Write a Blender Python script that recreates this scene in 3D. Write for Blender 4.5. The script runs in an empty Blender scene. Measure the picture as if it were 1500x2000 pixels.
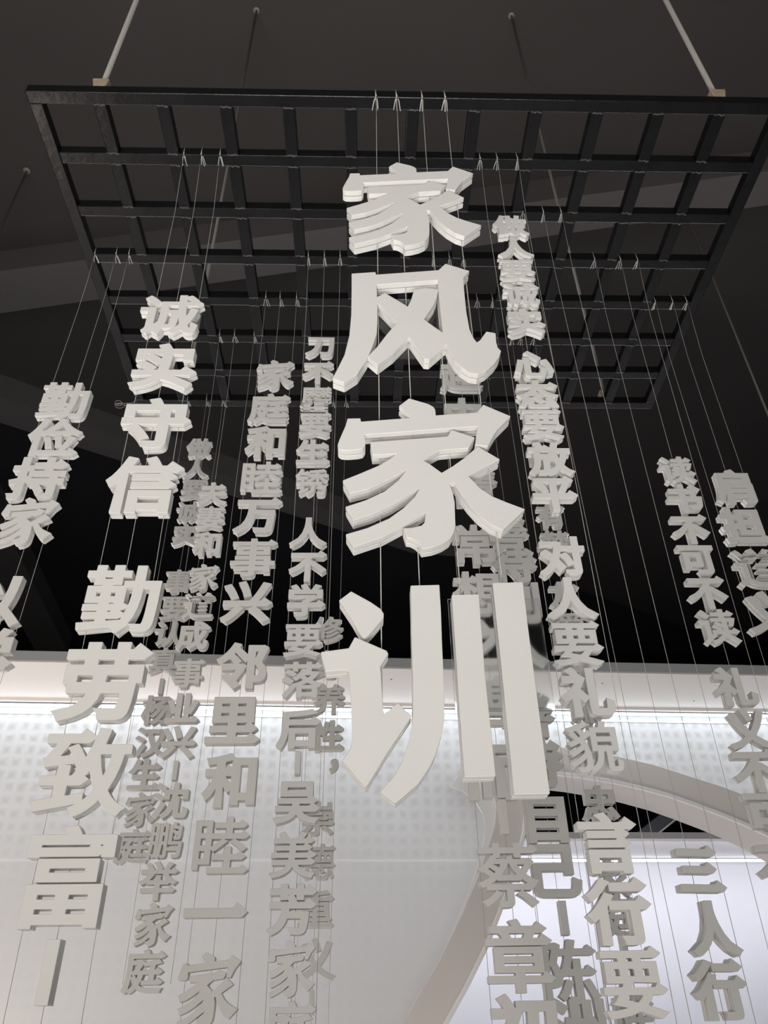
import bpy, bmesh, math, random
import numpy as np
from mathutils import Vector, Matrix

random.seed(7)
scene = bpy.context.scene
COL = bpy.context.collection
EYE = 1.6                      # height of the lens above the floor; the tables below give heights above the lens

# ------------------------------------------------------------------ camera
yaw, pitch, roll = (math.radians(a) for a in (1.88, 34.74, -0.95))
fwd = Vector((math.sin(yaw) * math.cos(pitch), math.cos(yaw) * math.cos(pitch), math.sin(pitch)))
right = Vector((math.cos(yaw), -math.sin(yaw), 0))
up = right.cross(fwd)
r2 = right * math.cos(roll) + up * math.sin(roll)
u2 = up * math.cos(roll) - right * math.sin(roll)
cam = bpy.data.cameras.new('camera')
cam_ob = bpy.data.objects.new('camera', cam)
COL.objects.link(cam_ob)
cam.sensor_fit = 'VERTICAL'
cam.sensor_height = 36.0
cam.lens = 1476.0 / 2000.0 * 36.0
cam.clip_start = 0.02
cam_ob.matrix_world = Matrix(((r2.x, u2.x, -fwd.x, 0), (r2.y, u2.y, -fwd.y, 0), (r2.z, u2.z, -fwd.z, EYE), (0, 0, 0, 1)))
scene.camera = cam_ob

# ------------------------------------------------------------------ world, lights, exposure
world = bpy.data.worlds.new('world')
scene.world = world
world.use_nodes = True
world.node_tree.nodes['Background'].inputs[0].default_value = (0.62, 0.64, 0.70, 1)
world.node_tree.nodes['Background'].inputs[1].default_value = 0.02
vs = scene.view_settings
vs.view_transform = 'Standard'
vs.look = 'None'
vs.gamma = 1.0
vs.use_curve_mapping = False
vs.exposure = 0.0

def area_light(name, loc, target, size, size_y, power, color):
    l = bpy.data.lights.new(name, 'AREA')
    l.shape = 'RECTANGLE'
    l.size, l.size_y, l.energy, l.color = size, size_y, power, color
    o = bpy.data.objects.new(name, l)
    COL.objects.link(o)
    o.location = loc
    o.rotation_euler = (Vector(target) - Vector(loc)).to_track_quat('-Z', 'Y').to_euler()
    return o

area_light('showcase_light', (-0.6, -3.0, EYE - 0.1), (0.0, 1.2, EYE + 0.1), 5.0, 2.2, 64, (1.0, 0.965, 0.925))
area_light('left_showcase_light', (-1.7, -0.5, EYE - 0.1), (-0.5, 1.1, EYE + 0.3), 0.8, 0.8, 9, (1.0, 0.90, 0.79))
area_light('left_wall_washer', (-1.95, 2.15, EYE - 0.45), (-1.2, 2.9, EYE + 0.1), 0.5, 0.5, 17, (1.0, 0.86, 0.76))
f_ = area_light('added_wall_fill', (0.2, 1.75, 0.12), (0.2, 2.9, EYE + 0.55), 5.0, 0.25, 7.5, (1.0, 0.93, 0.88))  # unseen area light added to brighten the screen, gate and soffit
f_.data.spread = math.radians(90)
c_ = area_light('counter_light', (-0.5, -0.7, 0.3), (-0.6, -0.40, EYE + 4.9), 2.4, 0.8, 53, (1.0, 0.97, 0.945))
c_.data.spread = math.radians(98)

# area lights added to brighten the light-box wall and the bay behind it (the wall stands 3.2 degrees off the grid)
TH = math.radians(3.2)
BASE = Vector((0.08, 2.6, 0))
def bay_fill(name, u, v, z, tilt, size, size_y, power, color):
    o = area_light(name, (0, 0, 0), (0, 0, -1), size, size_y, power, color)
    o.location = BASE + Vector((u * math.cos(TH) - v * math.sin(TH), u * math.sin(TH) + v * math.cos(TH), EYE + z))
    o.rotation_euler = (math.radians(tilt), 0, TH)
bay_fill('strip_wash', 0.0, 0.30, 1.085, 14, 6.5, 0.03, 5, (0.84, 0.92, 1.0))
bay_fill('far_bay_fill', 1.2, 2.9, 1.08, 24, 6.0, 0.5, 66, (0.94, 0.95, 1.0))  # added to brighten the distant panels
bay_fill('hidden_screen_backlight', 0.0, 1.7, 1.5, -40, 6.0, 0.5, 104, (0.97, 0.97, 1.0))  # unseen, added behind the screen to light it from the back

# ------------------------------------------------------------------ materials
def mat(name, color, rough=0.5, metal=0.0, spec=0.5, bump=0.0, bump_scale=60.0, vary=0.0, vary_scale=6.0):
    m = bpy.data.materials.new(name)
    m.use_nodes = True
    nt = m.node_tree
    b = nt.nodes['Principled BSDF']
    b.inputs['Base Color'].default_value = (*color, 1)
    b.inputs['Roughness'].default_value = rough
    b.inputs['Metallic'].default_value = metal
    b.inputs['Specular IOR Level'].default_value = spec
    tc = nt.nodes.new('ShaderNodeTexCoord')
    if vary:
        n = nt.nodes.new('ShaderNodeTexNoise')
        n.inputs['Scale'].default_value = vary_scale
        n.inputs['Detail'].default_value = 5
        nt.links.new(tc.outputs['Object'], n.inputs['Vector'])
        mx = nt.nodes.new('ShaderNodeMix')
        mx.data_type = 'RGBA'
        mx.inputs[6].default_value = (*[c * (1 - vary) for c in color], 1)
        mx.inputs[7].default_value = (*[min(1, c * (1 + vary)) for c in color], 1)
        nt.links.new(n.outputs['Fac'], mx.inputs[0])
        nt.links.new(mx.outputs[2], b.inputs['Base Color'])
        mr = nt.nodes.new('ShaderNodeMapRange')
        mr.inputs[3].default_value = max(0.05, rough - 0.15)
        mr.inputs[4].default_value = min(1, rough + 0.15)
        nt.links.new(n.outputs['Fac'], mr.inputs[0])
        nt.links.new(mr.outputs[0], b.inputs['Roughness'])
    if bump:
        n2 = nt.nodes.new('ShaderNodeTexNoise')
        n2.inputs['Scale'].default_value = bump_scale
        n2.inputs['Detail'].default_value = 6
        nt.links.new(tc.outputs['Object'], n2.inputs['Vector'])
        bp = nt.nodes.new('ShaderNodeBump')
        bp.inputs['Strength'].default_value = bump
        bp.inputs['Distance'].default_value = 0.004
        nt.links.new(n2.outputs['Fac'], bp.inputs['Height'])
        nt.links.new(bp.outputs['Normal'], b.inputs['Normal'])
    return m

def emit(name, color, strength):
    m = bpy.data.materials.new(name)
    m.use_nodes = True
    nt = m.node_tree
    nt.nodes.remove(nt.nodes['Principled BSDF'])
    e = nt.nodes.new('ShaderNodeEmission')
    e.inputs[0].default_value = (*color, 1)
    e.inputs[1].default_value = strength
    nt.links.new(e.outputs[0], nt.nodes['Material Output'].inputs[0])
    return m

M_FOAM = mat('white_foam_board', (0.80, 0.79, 0.76), 0.42, bump=0.05, bump_scale=180, vary=0.03, vary_scale=9)
M_STEEL = mat('black_painted_steel', (0.005, 0.005, 0.006), 0.30, spec=0.32, bump=0.25, bump_scale=45, vary=0.45, vary_scale=11)
M_WELD = mat('weld_metal', (0.05, 0.047, 0.045), 0.35, metal=0.3, bump=0.8, bump_scale=300)
M_THREAD = mat('nylon_thread', (0.50, 0.49, 0.45), 0.4)
M_ROD = mat('grey_threaded_rod', (0.30, 0.285, 0.26), 0.6, bump=0.5, bump_scale=250)
M_BRACKET = mat('tan_bracket', (0.34, 0.26, 0.19), 0.6, vary=0.3, vary_scale=60)
M_CEIL = mat('dark_painted_ceiling', (0.078, 0.072, 0.070), 0.9, spec=0.2, bump=0.2, bump_scale=14, vary=0.12, vary_scale=1.2)
M_BEAM = mat('dark_painted_beam', (0.165, 0.155, 0.152), 0.9, spec=0.2, vary=0.08, vary_scale=2)
M_BLACK = mat('black_paint', (0.006, 0.006, 0.009), 0.5, spec=0.3)
M_FLOOR = mat('pale_floor_tile', (0.40, 0.39, 0.38), 0.35, vary=0.06, vary_scale=2)
M_WALL = mat('white_room_wall', (0.45, 0.44, 0.43), 0.8)
M_CANOPY = mat('white_painted_canopy', (0.80, 0.765, 0.745), 0.45, bump=0.05, bump_scale=40, vary=0.04, vary_scale=3)
M_FRAME = mat('white_painted_gate_frame', (0.70, 0.665, 0.645), 0.5, vary=0.03, vary_scale=4)
M_TRIM = mat('white_gloss_trim', (0.86, 0.87, 0.88), 0.3)
M_LAV = mat('pale_lavender_panel', (0.72, 0.72, 0.78), 0.5, vary=0.05, vary_scale=3)
M_SILVER = mat('silver_channel', (0.30, 0.30, 0.34), 0.35, metal=0.6)
M_LED = emit('light_strip', (0.86, 0.94, 1.0), 4.5)

# clear acrylic
M_ACRYL = bpy.data.materials.new('clear_acrylic')
M_ACRYL.use_nodes = True
_b = M_ACRYL.node_tree.nodes['Principled BSDF']
_b.inputs['Base Color'].default_value = (0.93, 0.95, 0.96, 1)
_b.inputs['Transmission Weight'].default_value = 1.0
_b.inputs['Roughness'].default_value = 0.06
_b.inputs['IOR'].default_value = 1.45

# woven translucent screen
M_SCRIM = bpy.data.materials.new('woven_translucent_screen')
M_SCRIM.use_nodes = True
nt = M_SCRIM.node_tree
_b = nt.nodes['Principled BSDF']
tc = nt.nodes.new('ShaderNodeTexCoord')
def wave(axis, scale, dist):
    w = nt.nodes.new('ShaderNodeTexWave')
    w.bands_direction = axis
    w.inputs['Scale'].default_value = scale
    w.inputs['Distortion'].default_value = dist
    w.inputs['Detail'].default_value = 3
    w.inputs['Detail Scale'].default_value = 3
    nt.links.new(tc.outputs['Object'], w.inputs['Vector'])
    return w
wa, wb = wave('X', 6.9, 2.0), wave('Y', 6.9, 2.0)
mul = nt.nodes.new('ShaderNodeMath'); mul.operation = 'MAXIMUM'
nt.links.new(wa.outputs['Fac'], mul.inputs[0]); nt.links.new(wb.outputs['Fac'], mul.inputs[1])
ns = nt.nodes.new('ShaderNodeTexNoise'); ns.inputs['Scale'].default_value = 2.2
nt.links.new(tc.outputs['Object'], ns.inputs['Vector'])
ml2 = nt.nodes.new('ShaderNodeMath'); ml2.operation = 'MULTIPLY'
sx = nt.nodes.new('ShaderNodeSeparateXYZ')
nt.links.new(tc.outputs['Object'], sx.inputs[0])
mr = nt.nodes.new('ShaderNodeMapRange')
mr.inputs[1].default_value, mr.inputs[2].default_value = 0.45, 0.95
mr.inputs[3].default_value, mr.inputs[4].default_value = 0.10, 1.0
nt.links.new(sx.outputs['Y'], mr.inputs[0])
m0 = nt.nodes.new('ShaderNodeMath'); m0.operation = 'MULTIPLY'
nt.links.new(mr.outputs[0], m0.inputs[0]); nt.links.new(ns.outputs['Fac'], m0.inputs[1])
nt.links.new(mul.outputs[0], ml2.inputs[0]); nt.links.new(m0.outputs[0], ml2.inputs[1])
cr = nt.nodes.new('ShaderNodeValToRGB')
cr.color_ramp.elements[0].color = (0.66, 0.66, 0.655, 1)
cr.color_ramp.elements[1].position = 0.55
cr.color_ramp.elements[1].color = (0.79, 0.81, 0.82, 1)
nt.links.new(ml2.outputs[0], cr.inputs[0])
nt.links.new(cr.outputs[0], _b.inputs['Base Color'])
_b.inputs['Roughness'].default_value = 0.32
tr = nt.nodes.new('ShaderNodeBsdfTransparent')
mx = nt.nodes.new('ShaderNodeMixShader')
mx.inputs[0].default_value = 0.13
tl = nt.nodes.new('ShaderNodeBsdfTranslucent')
nt.links.new(cr.outputs[0], tl.inputs[0])
m2 = nt.nodes.new('ShaderNodeMixShader')
m2.inputs[0].default_value = 0.45
nt.links.new(_b.outputs[0], m2.inputs[1]); nt.links.new(tl.outputs[0], m2.inputs[2])
nt.links.new(m2.outputs[0], mx.inputs[1]); nt.links.new(tr.outputs[0], mx.inputs[2])
nt.links.new(mx.outputs[0], nt.nodes['Material Output'].inputs[0])

# ------------------------------------------------------------------ helpers
def obj(name, mesh, parent=None, loc=None, rot=None):
    o = bpy.data.objects.new(name, mesh)
    COL.objects.link(o)
    if parent is not None:
        o.parent = parent
    if loc is not None:
        o.location = loc
    if rot is not None:
        o.rotation_euler = rot
    return o

def thing(name, label, cat, loc=(0, 0, 0), rotz=0.0, group=None):
    o = bpy.data.objects.new(name, None)
    COL.objects.link(o)
    o.empty_display_size = 0.05
    o.location = loc
    o.rotation_euler = (0, 0, rotz)
    tag(o, label, cat, group)
    return o

def tag(o, label, cat, group=None):
    o['label'] = label
    o['category'] = cat
    if group:
        o['group'] = group
    return o

def struct(o):
    o['kind'] = 'structure'
    return o

def to_mesh(bm, material, name='mesh', smooth=False):
    me = bpy.data.meshes.new(name)
    bmesh.ops.recalc_face_normals(bm, faces=bm.faces)
    bm.to_mesh(me)
    bm.free()
    me.materials.append(material)
    if smooth:
        for p in me.polygons:
            p.use_smooth = True
    return me

def add_box(bm, lo, hi, bevel=0.0):
    r = bmesh.ops.create_cube(bm, size=1.0)
    c = [(a + b) / 2 for a, b in zip(lo, hi)]
    s = [b - a for a, b in zip(lo, hi)]
    for v in r['verts']:
        v.co = Vector((c[0] + v.co.x * s[0], c[1] + v.co.y * s[1], c[2] + v.co.z * s[2]))
    if bevel:
        es = list({e for v in r['verts'] for e in v.link_edges})
        bmesh.ops.bevel(bm, geom=es, offset=bevel, segments=2, affect='EDGES', profile=0.5)

def box_mesh(lo, hi, material, bevel=0.0):
    bm = bmesh.new()
    add_box(bm, lo, hi, bevel)
    return to_mesh(bm, material)

def add_tube(bm, pts, rad, sides=6, closed=False):
    pts = [Vector(p) for p in pts]
    n = len(pts)
    rings = []
    for i, p in enumerate(pts):
        a = pts[(i - 1) % n] if (closed or i > 0) else p
        b = pts[(i + 1) % n] if (closed or i < n - 1) else p
        t = (b - a).normalized()
        ref = Vector((1, 0, 0)) if abs(t.x) < 0.9 else Vector((0, 1, 0))
        s = t.cross(ref).normalized()
        q = t.cross(s)
        rr = rad[i] if isinstance(rad, (list, tuple)) else rad
        rings.append([bm.verts.new(p + s * math.cos(2 * math.pi * k / sides) * rr + q * math.sin(2 * math.pi * k / sides) * rr) for k in range(sides)])
    for i in range(n if closed else n - 1):
        A, B = rings[i], rings[(i + 1) % n]
        for k in range(sides):
            bm.faces.new((A[k], A[(k + 1) % sides], B[(k + 1) % sides], B[k]))
    if not closed:
        bm.faces.new(list(reversed(rings[0])))
        bm.faces.new(rings[-1])

def tube_mesh(pts, rad, material, sides=6, closed=False):
    bm = bmesh.new()
    add_tube(bm, pts, rad, sides, closed)
    return to_mesh(bm, material, smooth=True)

def plate_from_loops(loops, thick, material, bevel=0.0):
    """flat plate of the given outlines (holes by even-odd), lying in XY, thickness along Z, centred on Z = 0"""
    cu = bpy.data.curves.new('outline', 'CURVE')
    cu.dimensions = '2D'
    cu.fill_mode = 'BOTH'
    cu.extrude = thick / 2 - bevel
    cu.bevel_depth = bevel
    cu.bevel_resolution = 0
    for lp in loops:
        s = cu.splines.new('POLY')
        s.points.add(len(lp) - 1)
        for p, (x, y) in zip(s.points, lp):
            p.co = (x, y, 0, 1)
        s.use_cyclic_u = True
    o = bpy.data.objects.new('outline', cu)
    COL.objects.link(o)
    dg = bpy.context.evaluated_depsgraph_get()
    me = bpy.data.meshes.new_from_object(o.evaluated_get(dg))
    bpy.data.objects.remove(o)
    bpy.data.curves.remove(cu)
    me.materials.clear()
    me.materials.append(material)
    me.polygons.foreach_set('use_smooth', np.zeros(len(me.polygons), bool))
    return me

# ------------------------------------------------------------------ cut-out characters
def area2(p):
    x, y = p[:, 0], p[:, 1]
    return float(np.sum(x * np.roll(y, -1) - np.roll(x, -1) * y))

def font_loops(ch):
    cu = bpy.data.curves.new('glyph', 'FONT')
    cu.body = ch
    cu.fill_mode = 'NONE'
    cu.resolution_u = 5
    o = bpy.data.objects.new('glyph', cu)
    COL.objects.link(o)
    dg = bpy.context.evaluated_depsgraph_get()
    me = bpy.data.meshes.new_from_object(o.evaluated_get(dg))
    bpy.data.objects.remove(o)
    bpy.data.curves.remove(cu)
    co = [(v.co.x, v.co.y) for v in me.vertices]
    nxt = {e.vertices[0]: e.vertices[1] for e in me.edges}
    adj = {}
    for e in me.edges:
        a, b = e.vertices
        adj.setdefault(a, []).append(b)
        adj.setdefault(b, []).append(a)
    bpy.data.meshes.remove(me)
    seen, loops = set(), []
    for s in sorted(adj):
        if s in seen:
            continue
        lp, prev, cur = [], None, s
        while cur not in seen:
            seen.add(cur)
            lp.append(co[cur])
            n = [k for k in adj[cur] if k != prev]
            up_next = [k for k in n if k == cur + 1]
            k = up_next[0] if (prev is None and up_next) else n[0]
            prev, cur = cur, k
        pts = [lp[0]]
        for p in lp[1:]:
            if math.hypot(p[0] - pts[-1][0], p[1] - pts[-1][1]) > 1e-4:
                pts.append(p)
        if len(pts) > 2:
            loops.append(np.array(pts))
    big = max(loops, key=lambda p: abs(area2(p)))
    if area2(big) < 0:
        loops = [p[::-1].copy() for p in loops]
    return loops

def add_ears(p, amount):
    """wedge at the right end of free horizontal strokes, as in old heavy sign faces"""
    out, n = [], len(p)
    i = 0
    skip = set()
    res = []
    for i in range(n):
        if i in skip:
            continue
        a, b, c, d = p[i - 1], p[i], p[(i + 1) % n], p[(i + 2) % n]
        e1, e2, e3 = b - a, c - b, d - c
        l2 = np.hypot(*e2)
        if (e1[0] > 0.13 and abs(e1[1]) < 0.03 and abs(e2[0]) < 0.02 and 0.03 < e2[1] < 0.12
                and e3[0] < -0.13 and abs(e3[1]) < 0.03):
            w = amount
            res.append(np.array([b[0] - 0.015, b[1]]))
            res.append(np.array([b[0] + 0.035, (b[1] + c[1]) / 2 + 0.012]))
            res.append(np.array([c[0] - 0.075 * w, c[1] + 0.070 * w]))
            res.append(np.array([c[0] - 0.125 * w, c[1]]))
            skip.add((i + 1) % n)
        else:
            res.append(b)
    if 0 in skip and len(res) and np.allclose(res[0], p[0]):
        res = res[1:]
    return np.array(res)

def offset_loop(p, ox, oy):
    d = np.roll(p, -1, 0) - p
    d /= np.maximum(np.linalg.norm(d, axis=1, keepdims=True), 1e-9)
    nrm = np.stack([d[:, 1], -d[:, 0]], 1)            # outward for counter-clockwise outlines
    n0 = np.roll(nrm, 1, 0)
    m = n0 + nrm
    q = np.maximum(np.sum(m * m, 1, keepdims=True) / 2, 0.35)   # mitre, limited
    m = m / q
    return p + m * np.array([ox, oy])

def trace(loops, n, margin=0.03):
    """union of oriented outlines (non-zero winding) on a fine lattice, traced back to clean polygons"""
    allp = np.vstack(loops)
    lo, hi = allp.min(0), allp.max(0)
    span = float(max(hi - lo))
    lo = lo - span * margin
    step = span * (1 + 2 * margin) / n
    ss = 4
    hN = n * ss
    h = step / ss
    acc = np.zeros((hN, hN + 1), np.int32)
    for p in loops:
        q = np.roll(p, -1, 0)
        for (x0, y0), (x1, y1) in zip(p, q):
            if y0 == y1:
                continue
            sg = 1 if y1 > y0 else -1
            ya, yb = min(y0, y1), max(y0, y1)
            r0 = max(0, math.ceil((ya - lo[1]) / h - 0.5))
            r1 = min(hN - 1, math.ceil((yb - lo[1]) / h - 0.5) - 1)
            if r1 < r0:
                continue
            rows = np.arange(r0, r1 + 1)
            yy = lo[1] + (rows + 0.5) * h
            xx = x0 + (yy - y0) * (x1 - x0) / (y1 - y0)
            cx = np.clip(np.ceil((xx - lo[0]) / h - 0.5).astype(int), 0, hN)
            np.add.at(acc, (rows, cx), sg)
    ins = (np.cumsum(acc, 1)[:, :hN] != 0).astype(np.float32)
    cov = ins.reshape(n, ss, n, ss).mean((1, 3))
    g = np.pad(cov, 1)
    N = n + 2
    # marching squares
    segs = {}
    A, B, C, D = g[:-1, :-1], g[:-1, 1:], g[1:, 1:], g[1:, :-1]
    T = 0.5
    code = (A > T) * 1 + (B > T) * 2 + (C > T) * 4 + (D > T) * 8
    ys, xs = np.nonzero((code > 0) & (code < 15))
    def pt(edge, y, x):
        if edge == 0: a, b = g[y, x], g[y, x + 1]; return (x + (T - a) / (b - a), y)
        if edge == 1: a, b = g[y, x + 1], g[y + 1, x + 1]; return (x + 1, y + (T - a) / (b - a))
        if edge == 2: a, b = g[y + 1, x], g[y + 1, x + 1]; return (x + (T - a) / (b - a), y + 1)
        a, b = g[y, x], g[y + 1, x]; return (x, y + (T - a) / (b - a))
    def key(edge, y, x):
        return {0: ('h', y, x), 1: ('v', y, x + 1), 2: ('h', y + 1, x), 3: ('v', y, x)}[edge]
    table = {1: [(3, 0)], 2: [(0, 1)], 3: [(3, 1)], 4: [(1, 2)], 5: [(3, 0), (1, 2)], 6: [(0, 2)], 7: [(3, 2)],
             8: [(2, 3)], 9: [(2, 0)], 10: [(0, 1), (2, 3)], 11: [(2, 1)], 12: [(1, 3)], 13: [(1, 0)], 14: [(0, 3)]}
    pos, link = {}, {}
    for y, x in zip(ys.tolist(), xs.tolist()):
        for e0, e1 in table[int(code[y, x])]:
            k0, k1 = key(e0, y, x), key(e1, y, x)
            pos[k0] = pt(e0, y, x)
            pos[k1] = pt(e1, y, x)
            link[k0] = k1
    out = []
    left = set(link)
    while left:
        k = s = next(iter(left))
        lp = []
        while k in left:
            left.discard(k)
            lp.append(pos[k])
            k = link[k]
        a = np.array(lp, float)
        if len(a) < 8 or abs(area2(a)) < 12:
            continue
        a = simplify(a, 0.32)
        if len(a) >= 3:
            out.append(lo + (a - 0.5) * step)
    return out

def simplify(p, tol):
    n = len(p)
    i0 = int(np.argmax(p[:, 0] + p[:, 1]))
    p = np.roll(p, -i0, 0)
    far = int(np.argmax(np.sum((p - p[0]) ** 2, 1)))
    keep = np.zeros(n + 1, bool)
    q = np.vstack([p, p[:1]])
    keep[[0, far, n]] = True
    stack = [(0, far), (far, n)]
    while stack:
        a, b = stack.pop()
        if b - a < 2:
            continue
        d = q[b] - q[a]
        L = math.hypot(*d)
        r = q[a + 1:b] - q[a]
        dist = np.abs(r[:, 0] * d[1] - r[:, 1] * d[0]) / L if L > 1e-9 else np.linalg.norm(r, axis=1)
        m = int(np.argmax(dist))
        if dist[m] > tol:
            k = a + 1 + m
            keep[k] = True
            stack += [(a, k), (k, b)]
    return q[:n][keep[:n]]

# outlines of the heavy sign face, tenths of a millimetre, seen from the front
JIA = [[(-247,1456),(59,1337),(139,1277),(168,1217),(170,1086),(854,1151),(970,1326),(1387,1081),(1268,944),(1143,798),(1049,626),(961,448),(771,475),(800,638),(841,865),(-987,678),(-971,515),(-978,453),(-1014,389),(-1078,370),(-1238,352),(-1345,360),(-1392,401),(-1400,456),(-1380,540),(-1329,710),(-1278,868),(-1251,1008),(-1055,1015),(-1042,943),(-227,1030),(-409,1297)],[(-885,515),(342,641),(412,779),(766,624),(651,413),(192,360),(63,271),(-70,156),(21,81),(202,-91),(390,43),(594,219),(804,436),(1120,181),(604,-142),(756,-376),(929,-529),(1163,-654),(1400,-766),(1037,-1131),(879,-1048),(713,-878),(586,-693),(478,-492),(385,-274),(305,-300),(346,-467),(361,-644),(341,-1061),(313,-1180),(252,-1286),(139,-1368),(-2,-1426),(-150,-1456),(-177,-1392),(-243,-1322),(-310,-1280),(-369,-1271),(-408,-1110),(-285,-1105),(-143,-1062),(-93,-1002),(-72,-819),(-218,-929),(-403,-1062),(-724,-1264),(-1136,-1427),(-1246,-1218),(-941,-1111),(-620,-942),(-394,-746),(-224,-545),(-122,-354),(-304,-495),(-554,-684),(-860,-858),(-1144,-963),(-1258,-731),(-961,-611),(-673,-445),(-462,-238),(-327,-25),(-649,-239),(-919,-395),(-1200,-480),(-1307,-242),(-1023,-97),(-750,51),(-590,173),(-470,290),(-854,266)]]
FENG = [[(-1160,1254),(-721,1309),(-705,1230),(487,1383),(629,1577),(1066,1373),(942,1189),(927,813),(922,244),(945,-263),(1000,-491),(1051,-594),(1116,-538),(1245,-313),(1400,-351),(1390,-557),(1405,-728),(1452,-795),(1409,-931),(1309,-1099),(1151,-1281),(1004,-1364),(867,-1333),(736,-1203),(632,-1024),(551,-805),(513,-642),(470,-358),(460,331),(456,787),(470,1101),(-705,944),(-689,427),(-694,-87),(-715,-407),(-789,-719),(-884,-1022),(-1046,-1384),(-1262,-1577),(-1452,-1484),(-1371,-1258),(-1261,-927),(-1184,-448),(-1154,124),(-1155,690)],[(-688,597),(-543,707),(-162,360),(205,-75),(470,-358),(513,-642),(197,-1011),(114,-1005),(-138,-461),(-359,-92),(-689,427)],[(3,799),(204,863),(450,826),(398,570),(340,404),(147,13),(-138,-461),(-436,-885),(-698,-1153),(-861,-962),(-694,-718),(-523,-405),(-360,-137),(-169,239),(-66,507)]]
XUN = [[(-1002,1324),(-728,1152),(-596,1048),(-563,983),(-568,930),(-695,761),(-791,654),(-831,637),(-861,679),(-993,925),(-1158,1192)],[(-944,637),(-529,441),(-514,405),(-621,227),(-612,99),(-594,-242),(-581,-423),(-397,-265),(-239,-438),(-518,-843),(-784,-1264),(-808,-1284),(-1074,-973),(-1024,-902),(-978,-820),(-964,-716),(-979,-351),(-1005,100),(-1018,193),(-1313,166),(-1383,427),(-1021,479)],[(-179,1414),(213,1427),(212,1078),(199,451),(192,-134),(168,-466),(124,-680),(38,-909),(-30,-1041),(-182,-1249),(-456,-1470),(-627,-1343),(-463,-1168),(-357,-988),(-266,-741),(-215,-464),(-199,-132),(-191,332),(-183,950)],[(383,1267),(749,1279),(729,93),(743,-1167),(381,-1174),(376,-467),(382,330)],[(966,1457),(1383,1470),(1371,819),(1368,-184),(1365,-1374),(950,-1381),(956,-470),(965,571)]]

def ccw(polys, scale):
    res = []
    for p in polys:
        a = np.array(p, float) * scale
        res.append(a if area2(a) > 0 else a[::-1].copy())
    return res

DENSE = set('鹏德磨谦貌锈蔡爱睦鹏')
MID = set('勤富致道家要庭妻真章善读情想起梦落举事养崇重美修俭常陈诚当厚')
_glyphs = {}
def glyph(ch):
    """outline of one character, centred, about one unit wide"""
    if ch in _glyphs:
        return _glyphs[ch]
    if ch == '家':
        lp = trace(ccw(JIA, 1 / 2860.0), 200)
    elif ch == '丨':
        lp = [np.array([(-0.062, -0.27), (0.062, -0.27), (0.062, 0.27), (-0.062, 0.27)])]
    else:
        raw = font_loops('，' if ch == ',' else ch)
        if ch in DENSE: ox, oy, ear = 0.017, 0.010, 0.6
        elif ch in MID: ox, oy, ear = 0.030, 0.016, 0.8
        else: ox, oy, ear = 0.042, 0.028, 1.0
        raw = [add_ears(p, ear) if area2(p) > 0 else p for p in raw]
        lp = trace([offset_loop(p, ox, oy) for p in raw], 190)
    a = np.vstack(lp)
    c = (a.min(0) + a.max(0)) / 2
    lp = [p - c for p in lp]
    _glyphs[ch] = lp
    return lp

_sheets = {}
def sheet(ch, size, thick):
    k = (ch, size, thick)
    if k not in _sheets:
        _sheets[k] = plate_from_loops([p * size for p in glyph(ch)], thick, M_FOAM, 0.0004)
    return _sheets[k]

UPRIGHT = (math.pi / 2, 0, 0)
def character(label, group, loc, rotz, front_mesh, thick, gap):
    t = thing('hanging_character', label, 'character', loc, rotz, group)
    obj('front_sheet', front_mesh, t, (0, -(gap + thick) / 2, 0), UPRIGHT)
    obj('back_sheet', front_mesh, t, (0, (gap + thick) / 2, 0), UPRIGHT)
    return t

# ------------------------------------------------------------------ room shell
def quad_slab(name, lo, hi, material):
    return struct(obj(name, box_mesh(lo, hi, material)))

CEIL = EYE + 4.95
quad_slab('floor', (-6.2, -4.2, -0.1), (6.2, 11.2, 0.0), M_FLOOR)
quad_slab('ceiling', (-6.2, -4.2, CEIL), (6.2, 11.2, CEIL + 0.1), M_CEIL)
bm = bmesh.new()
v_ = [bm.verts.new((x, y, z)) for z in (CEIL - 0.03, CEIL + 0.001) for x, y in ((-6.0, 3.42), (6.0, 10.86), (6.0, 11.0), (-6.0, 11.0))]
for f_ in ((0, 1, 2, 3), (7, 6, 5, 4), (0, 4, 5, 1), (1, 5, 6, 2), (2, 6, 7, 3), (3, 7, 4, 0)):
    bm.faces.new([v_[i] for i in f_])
struct(obj('ceiling_rear_dimmed', to_mesh(bm, mat('falloff_darkened_ceiling', (0.036, 0.036, 0.042), 0.8, spec=0.25))))  # overlay slab: light falling off towards the rear is put into its dark colour
quad_slab('wall_left', (-6.2, -4.2, 0), (-6.0, 11.2, CEIL), M_BLACK)
quad_slab('wall_right', (6.0, -4.2, 0), (6.2, 11.2, CEIL), M_BLACK)
quad_slab('wall_back', (-6.0, 11.0, 0), (6.0, 11.2, CEIL), M_BLACK)
quad_slab('wall_front', (-6.0, -4.2, 0), (6.0, -4.0, CEIL), M_WALL)

def ceiling_beam(label, a0, a1, b0, b1, drop):
    """a: edge nearer the camera, b: farther edge (x, y); drop below the ceiling"""
    bm = bmesh.new()
    z0, z1 = CEIL - drop, CEIL
    v = [bm.verts.new((*p, z)) for z in (z0, z1) for p in (a0, a1, b1, b0)]
    for f in ((0, 1, 2, 3), (7, 6, 5, 4), (0, 4, 5, 1), (1, 5, 6, 2), (2, 6, 7, 3), (3, 7, 4, 0)):
        bm.faces.new([v[i] for i in f])
    o = obj('trim_ceiling_beam', to_mesh(bm, M_BEAM))
    return struct(o)

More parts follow.
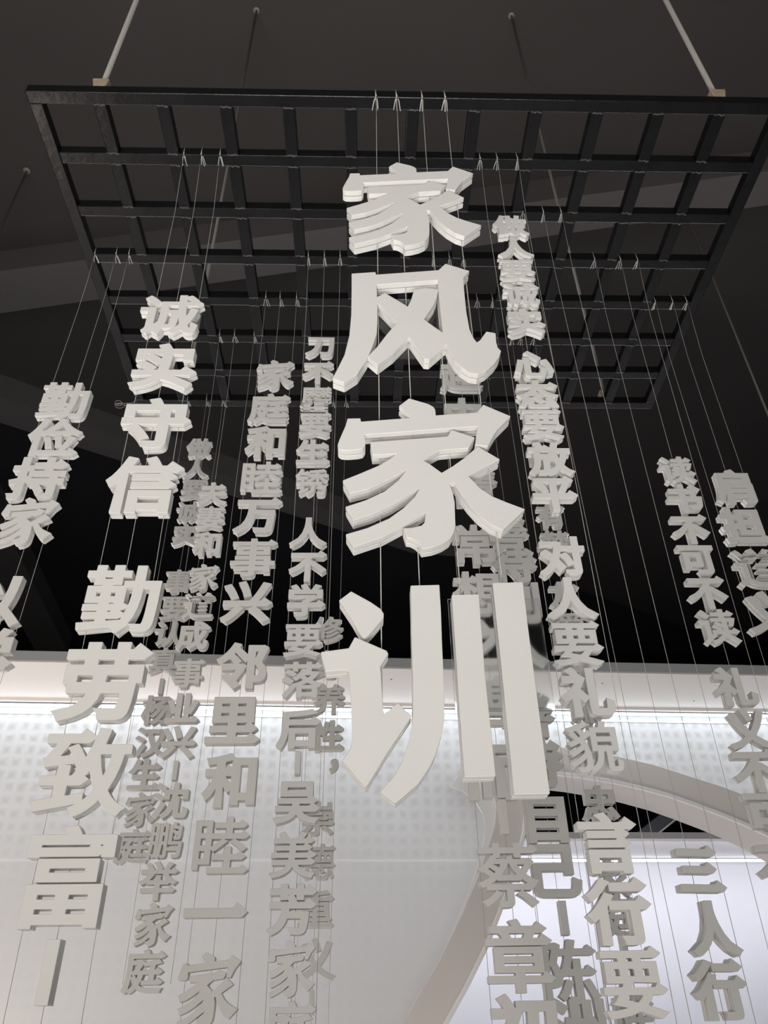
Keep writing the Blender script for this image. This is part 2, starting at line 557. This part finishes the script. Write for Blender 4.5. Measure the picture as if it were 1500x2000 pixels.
def along(p, q, t):
    return (p[0] + (q[0] - p[0]) * t, p[1] + (q[1] - p[1]) * t)
A0, A1, B0, B1 = (-2.70, 3.65), (2.58, 2.80), (-2.85, 4.05), (2.80, 3.03)
ceiling_beam('beam', along(A0, A1, -0.55), along(A0, A1, 1.55), along(B0, B1, -0.5), along(B0, B1, 1.5), 0.25)
A0, A1, B0, B1 = (-3.22, 5.0), (0.02, 7.01), (-3.36, 5.34), (-1.29, 6.54)
ceiling_beam('beam', along(A0, A1, -0.7), along(A0, A1, 1.35), along(B0, B1, -1.1), along(B0, B1, 1.9), 0.25)

ceiling_beam('beam', (-3.82, 5.9), (-4.29, 10.3), (-4.24, 5.9), (-4.75, 10.3), 0.30)

# ------------------------------------------------------------------ welded grid
S = 0.15
GX, GY, GZ = -5.22 * S, 6.19 * S, EYE + 12.24 * S        # lattice corner, underside of the bars
W = 0.03
frame = thing('hanging_grid_frame', 'black welded steel grid frame hanging under the dark ceiling', 'frame', (GX, GY, GZ))
L12, L7 = 12 * S, 7 * S
long_rail = box_mesh((-W / 2, -W / 2, 0), (L12 + W / 2, W / 2, W), M_STEEL, 0.002)
inner_rail = box_mesh((W / 2, -W / 2, 0), (L12 - W / 2, W / 2, W), M_STEEL, 0.002)
side_rail = box_mesh((-W / 2, W / 2, 0), (W / 2, L7 - W / 2, W), M_STEEL, 0.002)
cross = box_mesh((-W / 2, W / 2, 0.0006), (W / 2, S - W / 2, W - 0.0006), M_STEEL, 0.002)
def weld_mesh(seed):
    rnd = random.Random(seed)
    bm = bmesh.new()
    pts, rad = [], []
    for k in range(7):
        pts.append((-W / 2 * 0.95 + W * 0.95 * k / 6, rnd.uniform(-0.0016, 0.0016), 0.0005 + rnd.uniform(-0.001, 0.0006)))
        rad.append(rnd.uniform(0.0016, 0.0034))
    add_tube(bm, pts, rad, 5)
    return to_mesh(bm, M_WELD, smooth=True)
welds = [weld_mesh(k) for k in range(5)]
obj('rail', long_rail, frame)
obj('rail', long_rail, frame, (0, L7, 0))
for j in range(1, 7):
    obj('rail', inner_rail, frame, (0, j * S, 0))
for i in (0, 12):
    obj('side_rail', side_rail, frame, (i * S, 0, 0))
for i in range(1, 12):
    for j in range(7):
        c = obj('cross_bar', cross, frame, (i * S, j * S, 0))
        for e, y in ((0, W / 2), (1, S - W / 2)):
            obj('weld_bead', welds[(i * 3 + j * 5 + e) % 5], c, (0, y, 0))

# four rods that carry the grid
def bracket_mesh():
    bm = bmesh.new()
    b = [(-0.013, -0.012), (0.013, -0.012), (0.013, 0.012), (-0.013, 0.012)]
    lo = [bm.verts.new((x, y, 0)) for x, y in b]
    hi = [bm.verts.new((x * 1.55, y * 1.35, 0.034)) for x, y in b]
    bm.faces.new(lo[::-1])
    bm.faces.new(hi)
    for k in range(4):
        bm.faces.new((lo[k], lo[(k + 1) % 4], hi[(k + 1) % 4], hi[k]))
    bmesh.ops.bevel(bm, geom=bm.edges[:], offset=0.002, segments=1, affect='EDGES')
    return to_mesh(bm, M_BRACKET)
bracket = bracket_mesh()
rod_len = CEIL - (GZ + W) - 0.03
rod = tube_mesh([(0, 0, 0.03), (0, 0, rod_len + 0.03)], 0.0065, M_ROD, 8)
nut = tube_mesh([(0, 0, 0.034), (0, 0, 0.044)], 0.011, M_BRACKET, 6)
plate_top = tube_mesh([(0, 0, rod_len + 0.02), (0, 0, rod_len + 0.03)], 0.02, M_ROD, 10)
for i, j, w in ((1, 0, 'front left'), (11, 0, 'front right'), (1, 7, 'rear left'), (11, 7, 'rear right')):
    t = thing('suspension_rod', 'grey steel rod on a tan bracket holding the %s of the black grid' % w, 'rod', (GX + i * S, GY + j * S, GZ + W), 0, 'rods carrying the grid')
    obj('bracket', bracket, t)
    obj('rod', rod, t)
    obj('nut', nut, t)
    obj('ceiling_plate', plate_top, t)

# ------------------------------------------------------------------ strings
def string(label, group, xk, yk, xb, y_line, z_bot, rad):
    """knotted on the bar above (xk, yk = bar centre line), hanging to z_bot"""
    t = thing('hanging_string', label, 'string', (xk, yk, GZ), 0, group)
    e = W / 2 + rad + 0.0006
    dx = xb - xk
    obj('strand', tube_mesh([(0, -e, -rad), (dx * 0.05, -e * 0.4, -0.10), (dx * 0.15, 0, -0.22), (dx, y_line - yk, z_bot - GZ)], rad, M_THREAD, 5), t)
    top = W + rad + 0.0006
    obj('loop', tube_mesh([(-0.001, -e, -rad), (0.002, e, -rad), (0.002, e, top), (-0.002, -e, top)], rad * 2.0, M_THREAD, 5, True), t)
    rnd = random.Random(int(xk * 1e4) + int(yk * 1e4))
    for s in (-1, 1):
        a = rnd.uniform(0.001, 0.006) * s
        obj('tail', tube_mesh([(0, -e - rad, 0.004), (a, -e * 0.3, -rad * 2 - 0.001), (a * 1.7, e * rnd.uniform(0.5, 1.0), -rad * 2 - 0.003)], rad * 1.8, M_THREAD, 4), t)
    return t

# ------------------------------------------------------------------ the large centre column
ORD = ['first', 'second', 'third', 'fourth', 'fifth', 'sixth', 'seventh', 'eighth', 'ninth', 'tenth', 'eleventh', 'twelfth',
       'thirteenth', 'fourteenth', 'fifteenth', 'sixteenth', 'seventeenth', 'eighteenth', 'nineteenth', 'twentieth']
HT, HG = 0.0108, 0.0030
jia_big = plate_from_loops(trace(ccw(JIA, 1e-4), 420), HT, M_FOAM, 0.0005)
feng_big = plate_from_loops(trace(ccw(FENG, 1e-4), 420), HT, M_FOAM, 0.0005)
xun_big = plate_from_loops(trace(ccw(XUN, 1e-4), 420), HT, M_FOAM, 0.0005)
HERO = (('家', jia_big, 0.0950, 1.4160, 'uppermost'), ('风', feng_big, 0.0930, 1.0576, 'second'),
        ('家', jia_big, 0.0994, 0.7180, 'third'), ('训', xun_big, 0.0834, 0.3701, 'lowest'))
hero_things = []
for ch, me, x, z, w in HERO:
    hero_things.append(character('very large white double-layer character %s, %s of the big centre column' % (ch, w),
                                 'large centre characters', (x, GY, EYE + z), 0, me, HT, HG))
# clear plates that tie loose strokes together
yb = HG / 2 + HT + 0.0012
obj('clear_plate', box_mesh((0.035, yb, -0.028), (0.165, yb + 0.002, 0.135), M_ACRYL, 0.0004), hero_things[3])
obj('clear_plate', box_mesh((-0.085, yb, -0.075), (0.085, yb + 0.002, 0.085), M_ACRYL, 0.0004), hero_things[1])
for k, (xk, xb) in enumerate(((0.028, 0.024), (0.077, 0.079), (0.138, 0.135), (0.193, 0.196))):
    string('thick white string of the large centre column, %s from the left' % ORD[k], 'strings of the centre column',
           xk, GY, xb, GY, EYE + (0.34 if k < 3 else 0.50), 0.0008)

# ------------------------------------------------------------------ the other columns: row of the grid, size, knots, characters (x, height) in mm
COLUMNS = [
  (1, 125, (-455, -411, -364),
    [('诚', -403, 1242), ('实', -393, 1093), ('守', -387, 944), ('信', -386, 801), ('勤', -384, 575), ('劳', -384, 438), ('致', -383, 306), ('富', -379, 175), ('丨', -378, 69), ('方', -372, -50)]),
  (3, 121, (-764, -704, -668),
    [('勤', -727, 1279), ('俭', -724, 1161), ('持', -733, 1042), ('家', -727, 925), ('以', -742, 730), ('学', -735, 612)]),
  (7, 81, (-616, -550, -492),
    [('做', -551, 1627), ('人', -550, 1541), ('要', -547, 1457), ('诚', -549, 1367), ('实', -548, 1280), ('事', -549, 1116), ('要', -546, 1029), ('认', -551, 946), ('真', -552, 863), ('丨', -549, 789), ('杨', -550, 723), ('汉', -551, 636), ('生', -553, 555), ('家', -550, 469), ('庭', -555, 384)]),
  (5, 74, (-458, -411, -349),
    [('夫', -411, 1219), ('妻', -407, 1140), ('和', -407, 1058), ('家', -403, 958), ('道', -405, 878), ('成', -408, 797), ('事', -407, 701), ('业', -407, 618), ('兴', -407, 540), ('丨', -406, 478), ('沈', -406, 415), ('鹏', -406, 337), ('举', -409, 261), ('家', -407, 184), ('庭', -411, 106)]),
  (4, 107, (-296, -253, -203),
    [('家', -248, 1522), ('庭', -255, 1395), ('和', -256, 1278), ('睦', -255, 1161), ('万', -257, 1045), ('事', -257, 925), ('兴', -262, 809), ('邻', -259, 655), ('里', -264, 536), ('和', -261, 416), ('睦', -263, 298), ('一', -262, 189), ('家', -262, 69)]),
  (3, 75, (-159, -113, -68),
    [('刀', -114, 1473), ('不', -116, 1381), ('磨', -118, 1296), ('要', -116, 1208), ('生', -118, 1122), ('锈', -117, 1034), ('人', -119, 898), ('不', -117, 813), ('学', -116, 732), ('要', -118, 645), ('落', -116, 561), ('后', -118, 466), ('丨', -117, 405), ('吴', -115, 336), ('美', -117, 252), ('芳', -114, 170), ('家', -111, 88), ('庭', -108, 9)]),
  (7, 84, (-150, -106, -62),
    [('修', -101, 958), ('身', -101, 851), ('养', -92, 752), ('性', -94, 651), (',', -75, 573), ('崇', -112, 445), ('德', -108, 346), ('重', -108, 245), ('义', -104, 144), ('丨', -112, 62)]),
  (3, 104, (198, 246, 286),
    [('起', 245, 1371), ('由', 242, 1243), ('情', 250, 1021), ('常', 240, 867), ('想', 236, 750), ('之', 238, 637), ('善', 240, 518), ('而', 236, 390), ('丨', 244, 310), ('蔡', 243, 218), ('章', 248, 102), ('初', 244, -1)]),
  (1, 77, (296, 340, 392),
    [('做', 344, 1564), ('人', 345, 1483), ('要', 342, 1401), ('诚', 342, 1318), ('实', 341, 1232), ('心', 340, 1105), ('态', 338, 1022), ('要', 338, 947), ('放', 340, 862), ('平', 338, 784), ('对', 331, 654), ('人', 333, 575), ('要', 332, 497), ('礼', 333, 418), ('貌', 330, 336), ('言', 328, 208), ('行', 326, 127), ('要', 329, 50)]),
  (5, 76, (474, 505, 547),
    [('立', 506, 1657), ('志', 506, 1561), ('当', 506, 1459), ('山', 506, 1357), ('大', 506, 1238), ('有', 506, 1149), ('梦', 506, 1062), ('友', 506, 906), ('爱', 506, 821), ('和', 506, 694), ('谦', 506, 613), ('让', 506, 536), ('忠', 506, 403), ('厚', 506, 326), ('家', 506, 253), ('庭', 506, 189), ('丨', 506, 142), ('陈', 506, 20)]),
  (4, 100, (300, 345, 392),
    [('善', 349, 996), ('待', 354, 907), ('别', 353, 808), ('人', 350, 702), ('善', 347, 544), ('待', 349, 447), ('自', 352, 344), ('己', 358, 248), ('丨', 361, 170), ('陈', 360, 88), ('洲', 360, 0)]),
  (2, 72, (432, 488, 537),
    [('三', 502, 200), ('人', 502, 121), ('行', 494, 47)]),
  (3, 79, (667, 742, 792),
    [('读', 729, 1072), ('书', 727, 991), ('不', 719, 907), ('可', 715, 828), ('不', 716, 749), ('读', 718, 671), ('礼', 715, 544), ('义', 719, 462), ('不', 711, 385), ('可', 711, 309), ('不', 707, 227)]),
  (4, 109, (892, 946, 990),
    [('肩', 938, 1136), ('担', 933, 1018), ('道', 931, 897), ('义', 923, 780)]),
]

YAW = {'三': 9}
WHERE = ['bold left column', 'leftmost column', 'small grey rear column at left', 'small column next to the bold left one',
         'tall column midway left of centre', 'narrow column just left of the centre', 'rear column half hidden left of the centre',
         'column hidden behind the huge centre characters', 'long front column right of the centre',
         'column hidden behind the long right one', 'rear column between centre and long right one',
         'short low column at right', 'narrow column at far right', 'bold column cut by the right edge']
SHEET_T, SHEET_G = 0.0085, 0.0030
for (row, size, knots, chars), where in zip(COLUMNS, WHERE):
    y = GY + row * S
    cy = YAW.get(chars[0][0], 0)
    for k, (ch, x, z) in enumerate(chars):
        rnd = random.Random(ord(ch) * 31 + k)
        name = {'丨': 'upright dash', ',': 'comma'}.get(ch, 'character ' + ch)
        lab = 'white double-layer %s, %s down the %s' % (name, ORD[k], where)
        character(lab, 'characters of the ' + where, (x / 1000, y, EYE + z / 1000),
                  math.radians(cy + rnd.uniform(-0.5, 0.5)), sheet(ch, size / 1000, SHEET_T), SHEET_T, SHEET_G)
    mid = knots[1]
    last = chars[-1]
    for k, xk in enumerate(knots):
        off = (xk - mid) * 0.82 if size < 90 else (xk - mid)
        string('thin white string, %s from left, holding the %s' % (ORD[k], where), 'strings of the ' + where,
               xk / 1000, y, (last[1] + off) / 1000, y, EYE + (last[2] / 1000 - 0.02 if where.startswith('small') else min(last[2] / 1000 - 0.02, -0.25)), 0.0005)

# loose scrap of thread at the rear left corner of the grid
bm = bmesh.new()
pts = []
for k in range(34):
    a = k / 33 * 5.2 * math.pi
    pts.append((-0.045 + 0.022 * math.cos(a) * (1 - k / 60) - 0.0006 * k, 0.002 * math.sin(a * 1.7), -0.03 + 0.010 * math.sin(a) + 0.0007 * k))
pts = pts[::-1] + [(0.0, 0.0, 0.0)]
add_tube(bm, [(0, 0, 0.004), (-0.012, 0, -0.010)] + pts[:-1], 0.0007, 4)
o = obj('loose_thread', to_mesh(bm, M_THREAD), None, (GX - W / 2 - 0.001, GY + L7, GZ + 0.01))
tag(o, 'curled loose scrap of pale thread at the rear left corner of the grid', 'thread')

# ------------------------------------------------------------------ light-box wall with the curved gate
def place(o):
    o.location = BASE + Vector((0, 0, EYE))
    o.rotation_euler = (0, 0, TH)
    return o
def inst(lo, hi, material, bevel=0.0):
    return box_mesh(lo, hi, material, bevel)

CT, CB = 1.148, 1.112
canopy = place(thing('wall_canopy', 'white painted canopy slab above the screen with the curved gate', 'canopy'))
obj('fascia', inst((-3.6, 0.0, CB + 0.0), (3.6, 0.02, CT), mat('shade_greyed_fascia', (0.48, 0.50, 0.52), 0.5)), canopy)  # white fascia greyed, its shade is put into the colour
obj('soffit', inst((-3.6, 0.0, CB - 0.006), (3.6, 0.40, CB), M_CANOPY), canopy)
obj('top_board', inst((-3.6, 0.02, CT - 0.01), (3.6, 0.40, CT), M_CANOPY), canopy)
obj('edge_bead', inst((-3.6, 0.352, CB - 0.018), (3.6, 0.362, CB - 0.006), M_CANOPY, 0.001), canopy)
screw = tube_mesh([(0, 0, CB - 0.0072), (0, 0, CB - 0.0058)], 0.003, M_BLACK, 8)
for k in range(9):
    obj('screw', screw, canopy, (-1.6 + k * 0.41 + 0.05 * math.sin(k * 3.1), 0.10 + 0.17 * (k % 2), 0))

INNER = [(0.57, 0.812), (0.62, 0.822), (0.681, 0.825), (0.777, 0.816), (0.918, 0.794), (1.02, 0.772), (1.122, 0.745), (1.22, 0.711), (1.318, 0.674), (1.40, 0.64), (1.479, 0.601),
         (1.64, 0.50), (1.80, 0.34), (1.94, 0.12), (2.0, -0.12), (1.98, -0.5), (1.82, -1.0), (1.5, -1.599),
         (0.10, -1.599), (0.0, -1.0), (-0.02, -0.6), (0.07, -0.22), (0.215, 0.03), (0.29, 0.13), (0.367, 0.245), (0.436, 0.372), (0.503, 0.503), (0.545, 0.62), (0.556, 0.68)]
OUTER = [(0.318, 0.849), (0.39, 0.897), (0.467, 0.932), (0.57, 0.940), (0.684, 0.938), (0.838, 0.922), (0.938, 0.902), (1.085, 0.870), (1.195, 0.835), (1.35, 0.786), (1.451, 0.747), (1.517, 0.719),
         (1.72, 0.60), (1.90, 0.42), (2.06, 0.16), (2.13, -0.12), (2.11, -0.5), (1.95, -1.05), (1.66, -1.599),
         (-0.06, -1.599), (-0.15, -1.0), (-0.17, -0.6), (-0.08, -0.22), (0.075, 0.035), (0.117, 0.098), (0.2, 0.206), (0.289, 0.348), (0.36, 0.476), (0.402, 0.569), (0.433, 0.643), (0.445, 0.709), (0.437, 0.748), (0.405, 0.788)]
def grow(p, d):
    a = np.array(p, float)
    if area2(a) < 0:
        a = a[::-1].copy()
    return [tuple(v) for v in offset_loop(a, d, d)]

screen = place(thing('translucent_screen_wall', 'pale woven translucent screen wall with a curved opening', 'screen'))
RECT = [(-3.6, -1.6), (3.6, -1.6), (3.6, 1.095), (-3.6, 1.095)]
def clipz(p):
    return [(x, max(y, -1.598)) for x, y in p]
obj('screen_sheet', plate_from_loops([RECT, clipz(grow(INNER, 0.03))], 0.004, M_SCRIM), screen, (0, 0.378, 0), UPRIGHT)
CRES = [(0.326, 0.852), (0.279, 0.785), (0.326, 0.768), (0.371, 0.729), (0.396, 0.684), (0.40, 0.64), (0.39, 0.586), (0.364, 0.512), (0.31, 0.401), (0.227, 0.249),
        (0.30, 0.30), (0.40, 0.45), (0.47, 0.6), (0.49, 0.7), (0.47, 0.80), (0.40, 0.87)]
obj('crescent_trim', plate_from_loops([CRES], 0.006, M_TRIM, 0.001), screen, (0, 0.371, 0), UPRIGHT)

gate = place(thing('curved_gate_frame', 'thick pinkish white leaf-shaped frame around the curved opening', 'gate'))
GD = 0.205
obj('frame_ring', plate_from_loops([OUTER, INNER], GD, M_FRAME, 0.0015), gate, (0, 0.345 + GD / 2, 0), UPRIGHT)
obj('inner_bead', plate_from_loops([grow(INNER, 0.010), INNER], 0.012, M_TRIM, 0.002), gate, (0, 0.341, 0), UPRIGHT)

def led(label, v, z, u0, u1, h=0.006):
    t = place(thing('light_strip', label, 'light'))
    obj('tube', inst((u0, v - 0.004, z - h / 2), (u1, v, z + h / 2), M_LED), t)
    obj('channel', inst((u0, v + 0.0002, z - h), (u1, v + 0.004, z + h), M_TRIM), t)
    return t
led('upper glowing cool white strip directly under the near canopy', 0.371, 1.084, -3.5, 3.5)
led('lower glowing cool white strip along the top of the near screen', 0.371, 1.054, -3.5, 3.5, 0.004)

# ------------------------------------------------------------------ second bay seen through the gate
canopy2 = place(thing('far_canopy', 'distant white canopy slab seen through the curved gate', 'canopy'))
obj('fascia', inst((-4.5, 2.87, CB), (5.0, 2.89, CT), M_CANOPY), canopy2)
obj('soffit', inst((-4.5, 2.87, CB - 0.006), (5.0, 3.60, CB), M_CANOPY), canopy2)
obj('top_board', inst((-4.5, 2.89, CT - 0.01), (5.0, 3.60, CT), M_CANOPY), canopy2)
led('glowing strip under the distant canopy seen through the gate', 3.56, 1.088, -4.4, 4.9, 0.012)
panel2 = place(thing('far_panel_wall', 'distant pale lavender panel wall seen through the curved gate', 'panel'))
for k in range(6):
    u0 = -4.4 + k * 1.56
    obj('panel', inst((u0 + 0.004, 3.57, -1.6), (u0 + 1.556, 3.60, 1.105), M_LAV, 0.003), panel2)
beam = place(thing('silver_diagonal_beam', 'silver metal channel slanting in the dark above the distant canopy', 'beam'))
bb = obj('channel', inst((-1.2, -0.04, -0.045), (1.2, 0.04, 0.045), M_SILVER, 0.004), beam, (2.62, 3.85, 1.44), (0, math.radians(-32), 0))
obj('lip', inst((-1.2, -0.05, -0.062), (1.2, 0.05, -0.047), M_TRIM, 0.002), beam, (2.62, 3.85, 1.44), (0, math.radians(-32), 0))

# thin rods from the ceiling to the near canopy
for x, y, w in ((-2.33, 3.0, 'left'), (2.18, 3.0, 'right')):
    z0 = EYE + CT
    t = thing('canopy_rod', 'thin dark rod from ceiling to canopy at the far %s' % w, 'rod', (x, y, z0), 0, 'rods carrying the canopy')
    obj('rod', tube_mesh([(0, 0, 0), (0, 0, CEIL - z0 - 0.01)], 0.006, M_ROD, 6), t)
    obj('ceiling_plate', tube_mesh([(0, 0, CEIL - z0 - 0.012), (0, 0, CEIL - z0 - 0.001)], 0.025, M_ROD, 10), t)
